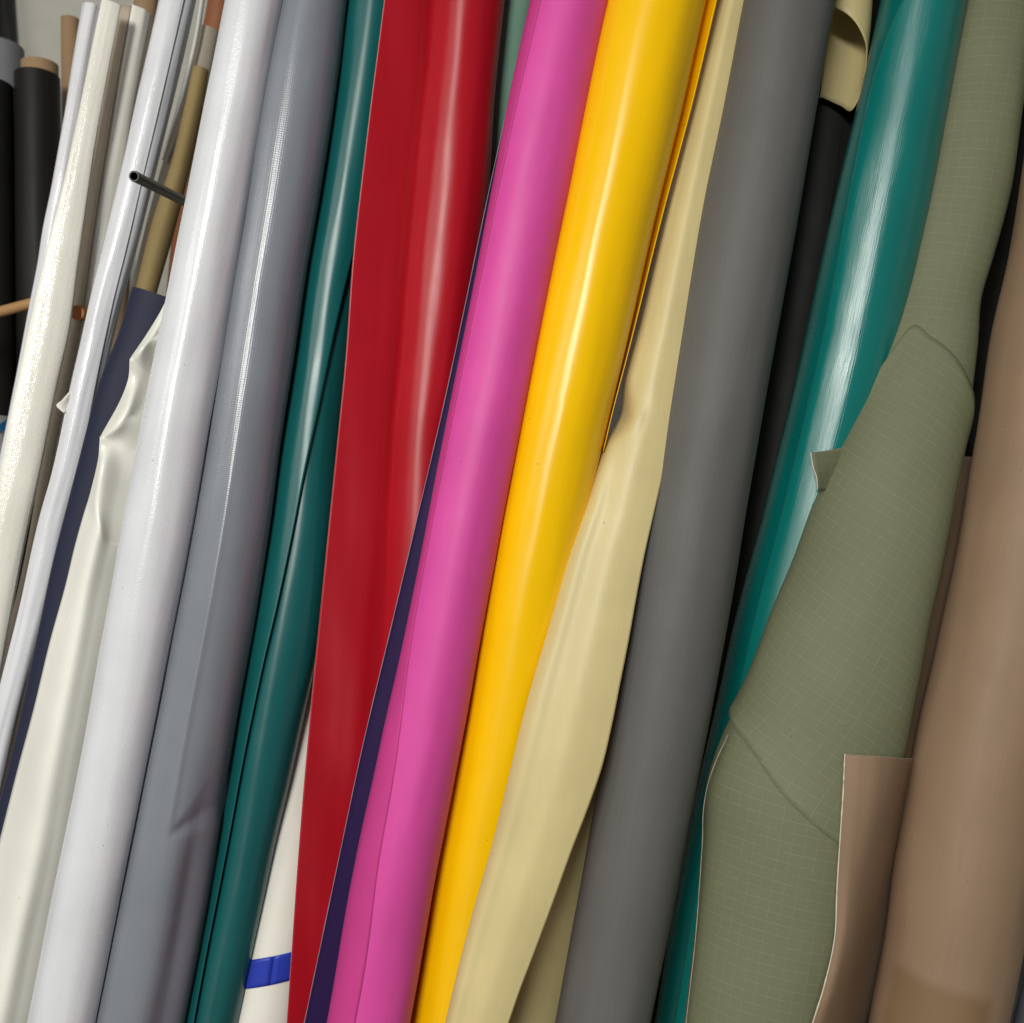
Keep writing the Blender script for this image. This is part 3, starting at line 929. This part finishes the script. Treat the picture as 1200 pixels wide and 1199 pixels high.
# --- clear-wrapped white roll
g_cl = Roll([(96, 8), (90, 42), (82, 90), (74, 140), (66, 185), (58, 230), (50, 270), (43, 315), (36, 350), (-20, 640), (-120, 1199)],
            [(121, 8), (115, 42), (107, 90), (99, 140), (91, 185), (83, 230), (75, 270), (68, 315), (61, 350), (8, 640), (-90, 1199)],
            [(0, 1.62), (1199, 1.55)], y0=9, seed=22, wob=0.0016)
make_roll('vinyl_roll', g_cl, M['lavender'], 'thin white roll in shiny clear wrap beside the black roll', group=GL2, hole=0.6, nv=200)

# --- cardboard tubes and the small rolls at the back
GT = 'cardboard tubes standing at the back'
def tube(L, R, D, y0, mat, label, seed, name='cardboard_tube', group=GT, cat='tube', hole=0.86, **kw):
    g = Roll(L, R, D, y0=y0, seed=seed, wob=0.0003)
    return g, make_roll(name, g, mat, label, cat, group, hole=hole, body=kw.pop('body', 'tube_wall'), **kw)
tube([(225, 82), (215, 130), (201, 190), (178, 260), (158, 340), (120, 480), (-80, 1199)], [(246, 82), (238, 130), (226, 190), (206, 270), (186, 340), (148, 480), (-52, 1199)], [(0, 1.66), (1199, 1.58)], 82, M['khaki'],
     'khaki-brown cardboard tube behind the tip of the black peg', 23)
tube([(160, -60), (157, 0), (150, 60), (60, 1199)], [(190, -60), (187, 0), (180, 60), (90, 1199)], [(0, 1.86), (1199, 1.8)], -60, M['card'],
     'light brown cardboard tube rising behind the off-white and lavender-white rolls', 24)
tube([(71, 22), (71.5, 70), (72.5, 125), (80, 1199)], [(94, 22), (94.5, 70), (95.5, 125), (103, 1199)], 2.05, 23, M['card'],
     'upright brown cardboard tube against the wall beside the black roll', 25)
g_cwp, e_ = tube([(229, 34), (216, 100), (204, 145), (188, 200), (120, 480), (-60, 1199)], [(258, 42), (246, 100), (234, 145), (218, 200), (150, 480), (-30, 1199)], [(0, 1.79), (1199, 1.70)], 37, M['clearwrap'],
     'dull tan roll in clear plastic behind the khaki tube', 26, name='vinyl_roll', group=GL2, cat='roll', body='rolled_sheet')
sheet_mesh('pale_edge', [[(237, -20, 1.745), (240, -20, 1.742), (243, -20, 1.75)], [(227, 45, 1.745), (230, 45, 1.742), (233, 45, 1.75)], [(214, 100, 1.745), (217, 100, 1.742), (220, 100, 1.75)], [(201, 148, 1.745), (203.5, 148, 1.742), (206, 148, 1.75)], [(190, 188, 1.745), (191, 188, 1.742), (192, 188, 1.75)]],
           M['cream'], e_, nu=6, nv=40, wob=0)
tube([(247, -80), (243, 0), (232, 60), (150, 1199)], [(280, -80), (276, 0), (265, 60), (183, 1199)], 1.95, -80, M['rust'],
     'rust-brown roll high at the back beside the wide white roll', 27, name='vinyl_roll', group=GL2, cat='roll', body='rolled_sheet')

# --- black rolls and grey rolls at the far left
def upright(name, L, R, D, y0, mat, label, seed, core=None, hole=0.5, cat='roll', group='rolls standing against the wall'):
    g = Roll(L, R, D, y0=y0, seed=seed, wob=0.0008)
    e = make_roll(name, g, mat, label, cat, group, hole=hole)
    if core:
        dx0, dx1, cy = core
        gc = Roll([(g.L(y0) + dx0, cy), (g.L(y0 + 60) + dx0, y0 + 60)], [(g.R(y0) - dx1, cy), (g.R(y0 + 60) - dx1, y0 + 60)], D, y0=cy, y1=y0 + 60, seed=seed, wob=0.0002)
        roll_mesh('cardboard_core', gc, M['card'], e, hole=0.88, nv=12)
    return e, g
upright('fabric_roll', [(16, 92), (17, 200), (20, 400), (30, 1199)], [(72, 92), (73, 200), (76, 400), (86, 1199)], 1.93, 90, M['black'],
        'black fabric roll with a cardboard core sticking out of its top', 28, core=(8, 2, 76))
upright('fabric_roll', [(-46, 100), (-44, 300), (-34, 1199)], [(17, 100), (19, 300), (28, 1199)], 1.90, 100, M['black'],
        'second black fabric roll in front of the short grey roll', 29)
upright('fabric_roll', [(-40, 54), (-30, 1199)], [(30, 54), (40, 1199)], 2.05, 56, M['midgrey'],
        'mid grey fabric roll standing behind the black fabric rolls', 30)
upright('fabric_roll', [(-12, -120), (-4, 1199)], [(16, -120), (24, 1199)], 2.22, -120, M['lilac'],
        'slim lilac-grey roll standing against the wall', 31)
upright('fabric_roll', [(-50, -120), (-40, 1199)], [(6, -120), (10, 1199)], 2.14, -120, M['black'],
        'charcoal roll standing against the wall beside the slim lilac-grey roll', 32)
# white bag with a blue print, half behind the cream woven roll
g_b = Roll([(-70, 488), (-75, 600), (-75, 1199)], [(10, 488), (14, 510), (14, 560), (20, 1199)], 1.72, y0=489, seed=33, wob=0.006)
bag = make_roll('plastic_bag', g_b, M['lavender'], 'white plastic-wrapped bundle with a blue print beside the cream woven roll', 'bundle', body='wrapped_bundle')
bv, bu, bf = [], [], []
for i in range(10):
    for j in range(24):
        th = math.radians(0 + 95 * j / 23)
        y = 496 + 9 * i / 9 + 5 * math.sin(th * 3)
        bv.append(g_b.pos(y, th, 0.001)); bu.append((j * .01, i * .01))
for i in range(9):
    for j in range(23):
        a = i * 24 + j
        bf.append((a, a + 24, a + 25, a + 1))
mesh_obj('blue_print', bv, bf, vinyl('blue_print', srgb(40, 130, 200), 0.4, 0.4), bag, bu)

# ------------------------------------------------------------------ pegs, dowels and the rack
def rod(name, p0, p1, r, mat, parent=None, hollow=0.0, n=28):
    p0, p1 = Vector(p0), Vector(p1)
    T = (p1 - p0).normalized()
    A = T.orthogonal().normalized()
    B = T.cross(A)
    verts, faces, uvs = [], [], []
    secs = [(p0, r), (p1 - T * 0.001, r), (p1, r - 0.0008)]
    if hollow:
        secs += [(p1, r * hollow), (p1 - T * 0.04, r * hollow)]
    L = (p1 - p0).length
    for k, (p, rr) in enumerate(secs):
        for j in range(n):
            a = 2 * math.pi * j / n
            verts.append(p + A * (math.cos(a) * rr) + B * (math.sin(a) * rr)); uvs.append((a * r, (p - p0).length))
    for k in range(len(secs) - 1):
        for j in range(n):
            a = k * n + j; b = k * n + (j + 1) % n
            faces.append((a, b, b + n, a + n))
    faces.append(tuple(range((len(secs) - 1) * n, len(secs) * n)))
    faces.append(tuple(range(n - 1, -1, -1)))
    return mesh_obj(name, verts, faces, mat, parent, uvs, sharp=35)
tip = unproj(157, 207, 1.30)
yb = 1.80
rack = empty('rack', (tip.x + 0.3, yb, 0))
tag(rack, 'black tubular steel rack whose peg crosses the slim lavender-white roll', 'rack')
peg = rod('peg', (tip.x, yb, tip.z), tip, 0.0073, M['steel'], rack, hollow=0.72)
rod('rail', (tip.x - 0.02, yb + 0.012, tip.z), (1.15, yb + 0.012, tip.z), 0.012, M['steel'], rack)
rod('post', (0.25, yb + 0.034, 0.0), (0.25, yb + 0.034, 2.2), 0.014, M['steel'], rack)
rod('post', (1.1, yb + 0.034, 0.0), (1.1, yb + 0.034, 2.2), 0.014, M['steel'], rack)
dow = rod('wooden_dowel', unproj(-60, 382, 1.72), unproj(75, 346, 1.72), 0.0092, M['wood'])
tag(dow, 'brown wooden dowel passing across the black rolls behind the cream woven roll', 'dowel')
o2 = rod('wooden_dowel', unproj(118, 369, 1.62), unproj(90, 367, 1.535), 0.0115, M['orange_wood'])
tag(o2, 'orange-brown dowel end between the cream woven and lavender-white rolls', 'dowel')

# --- right side: black roll behind, pale grey roll at the edge
g_k = Roll([(1215, -230), (1175, 0), (1150, 200), (1120, 400), (1085, 600), (1000, 1199)], [(1320, -230), (1280, 0), (1255, 200), (1225, 400), (1190, 600), (1105, 1199)], [(0, 1.40), (1199, 1.42)], seed=34)
make_roll('vinyl_roll', g_k, M['black'], 'black roll showing as a sliver between the olive checked and tan-brown rolls', group=GR)
g_e = Roll([(1330, 200), (1240, 900), (1190, 1180), (1185, 1199)], [(1450, 200), (1370, 900), (1310, 1180), (1305, 1199)], [(0, 1.30), (1199, 1.22)], seed=35)
make_roll('vinyl_roll', g_e, M['bluegrey'], 'pale grey roll showing past the low outer side of the tan-brown roll', group=GR)
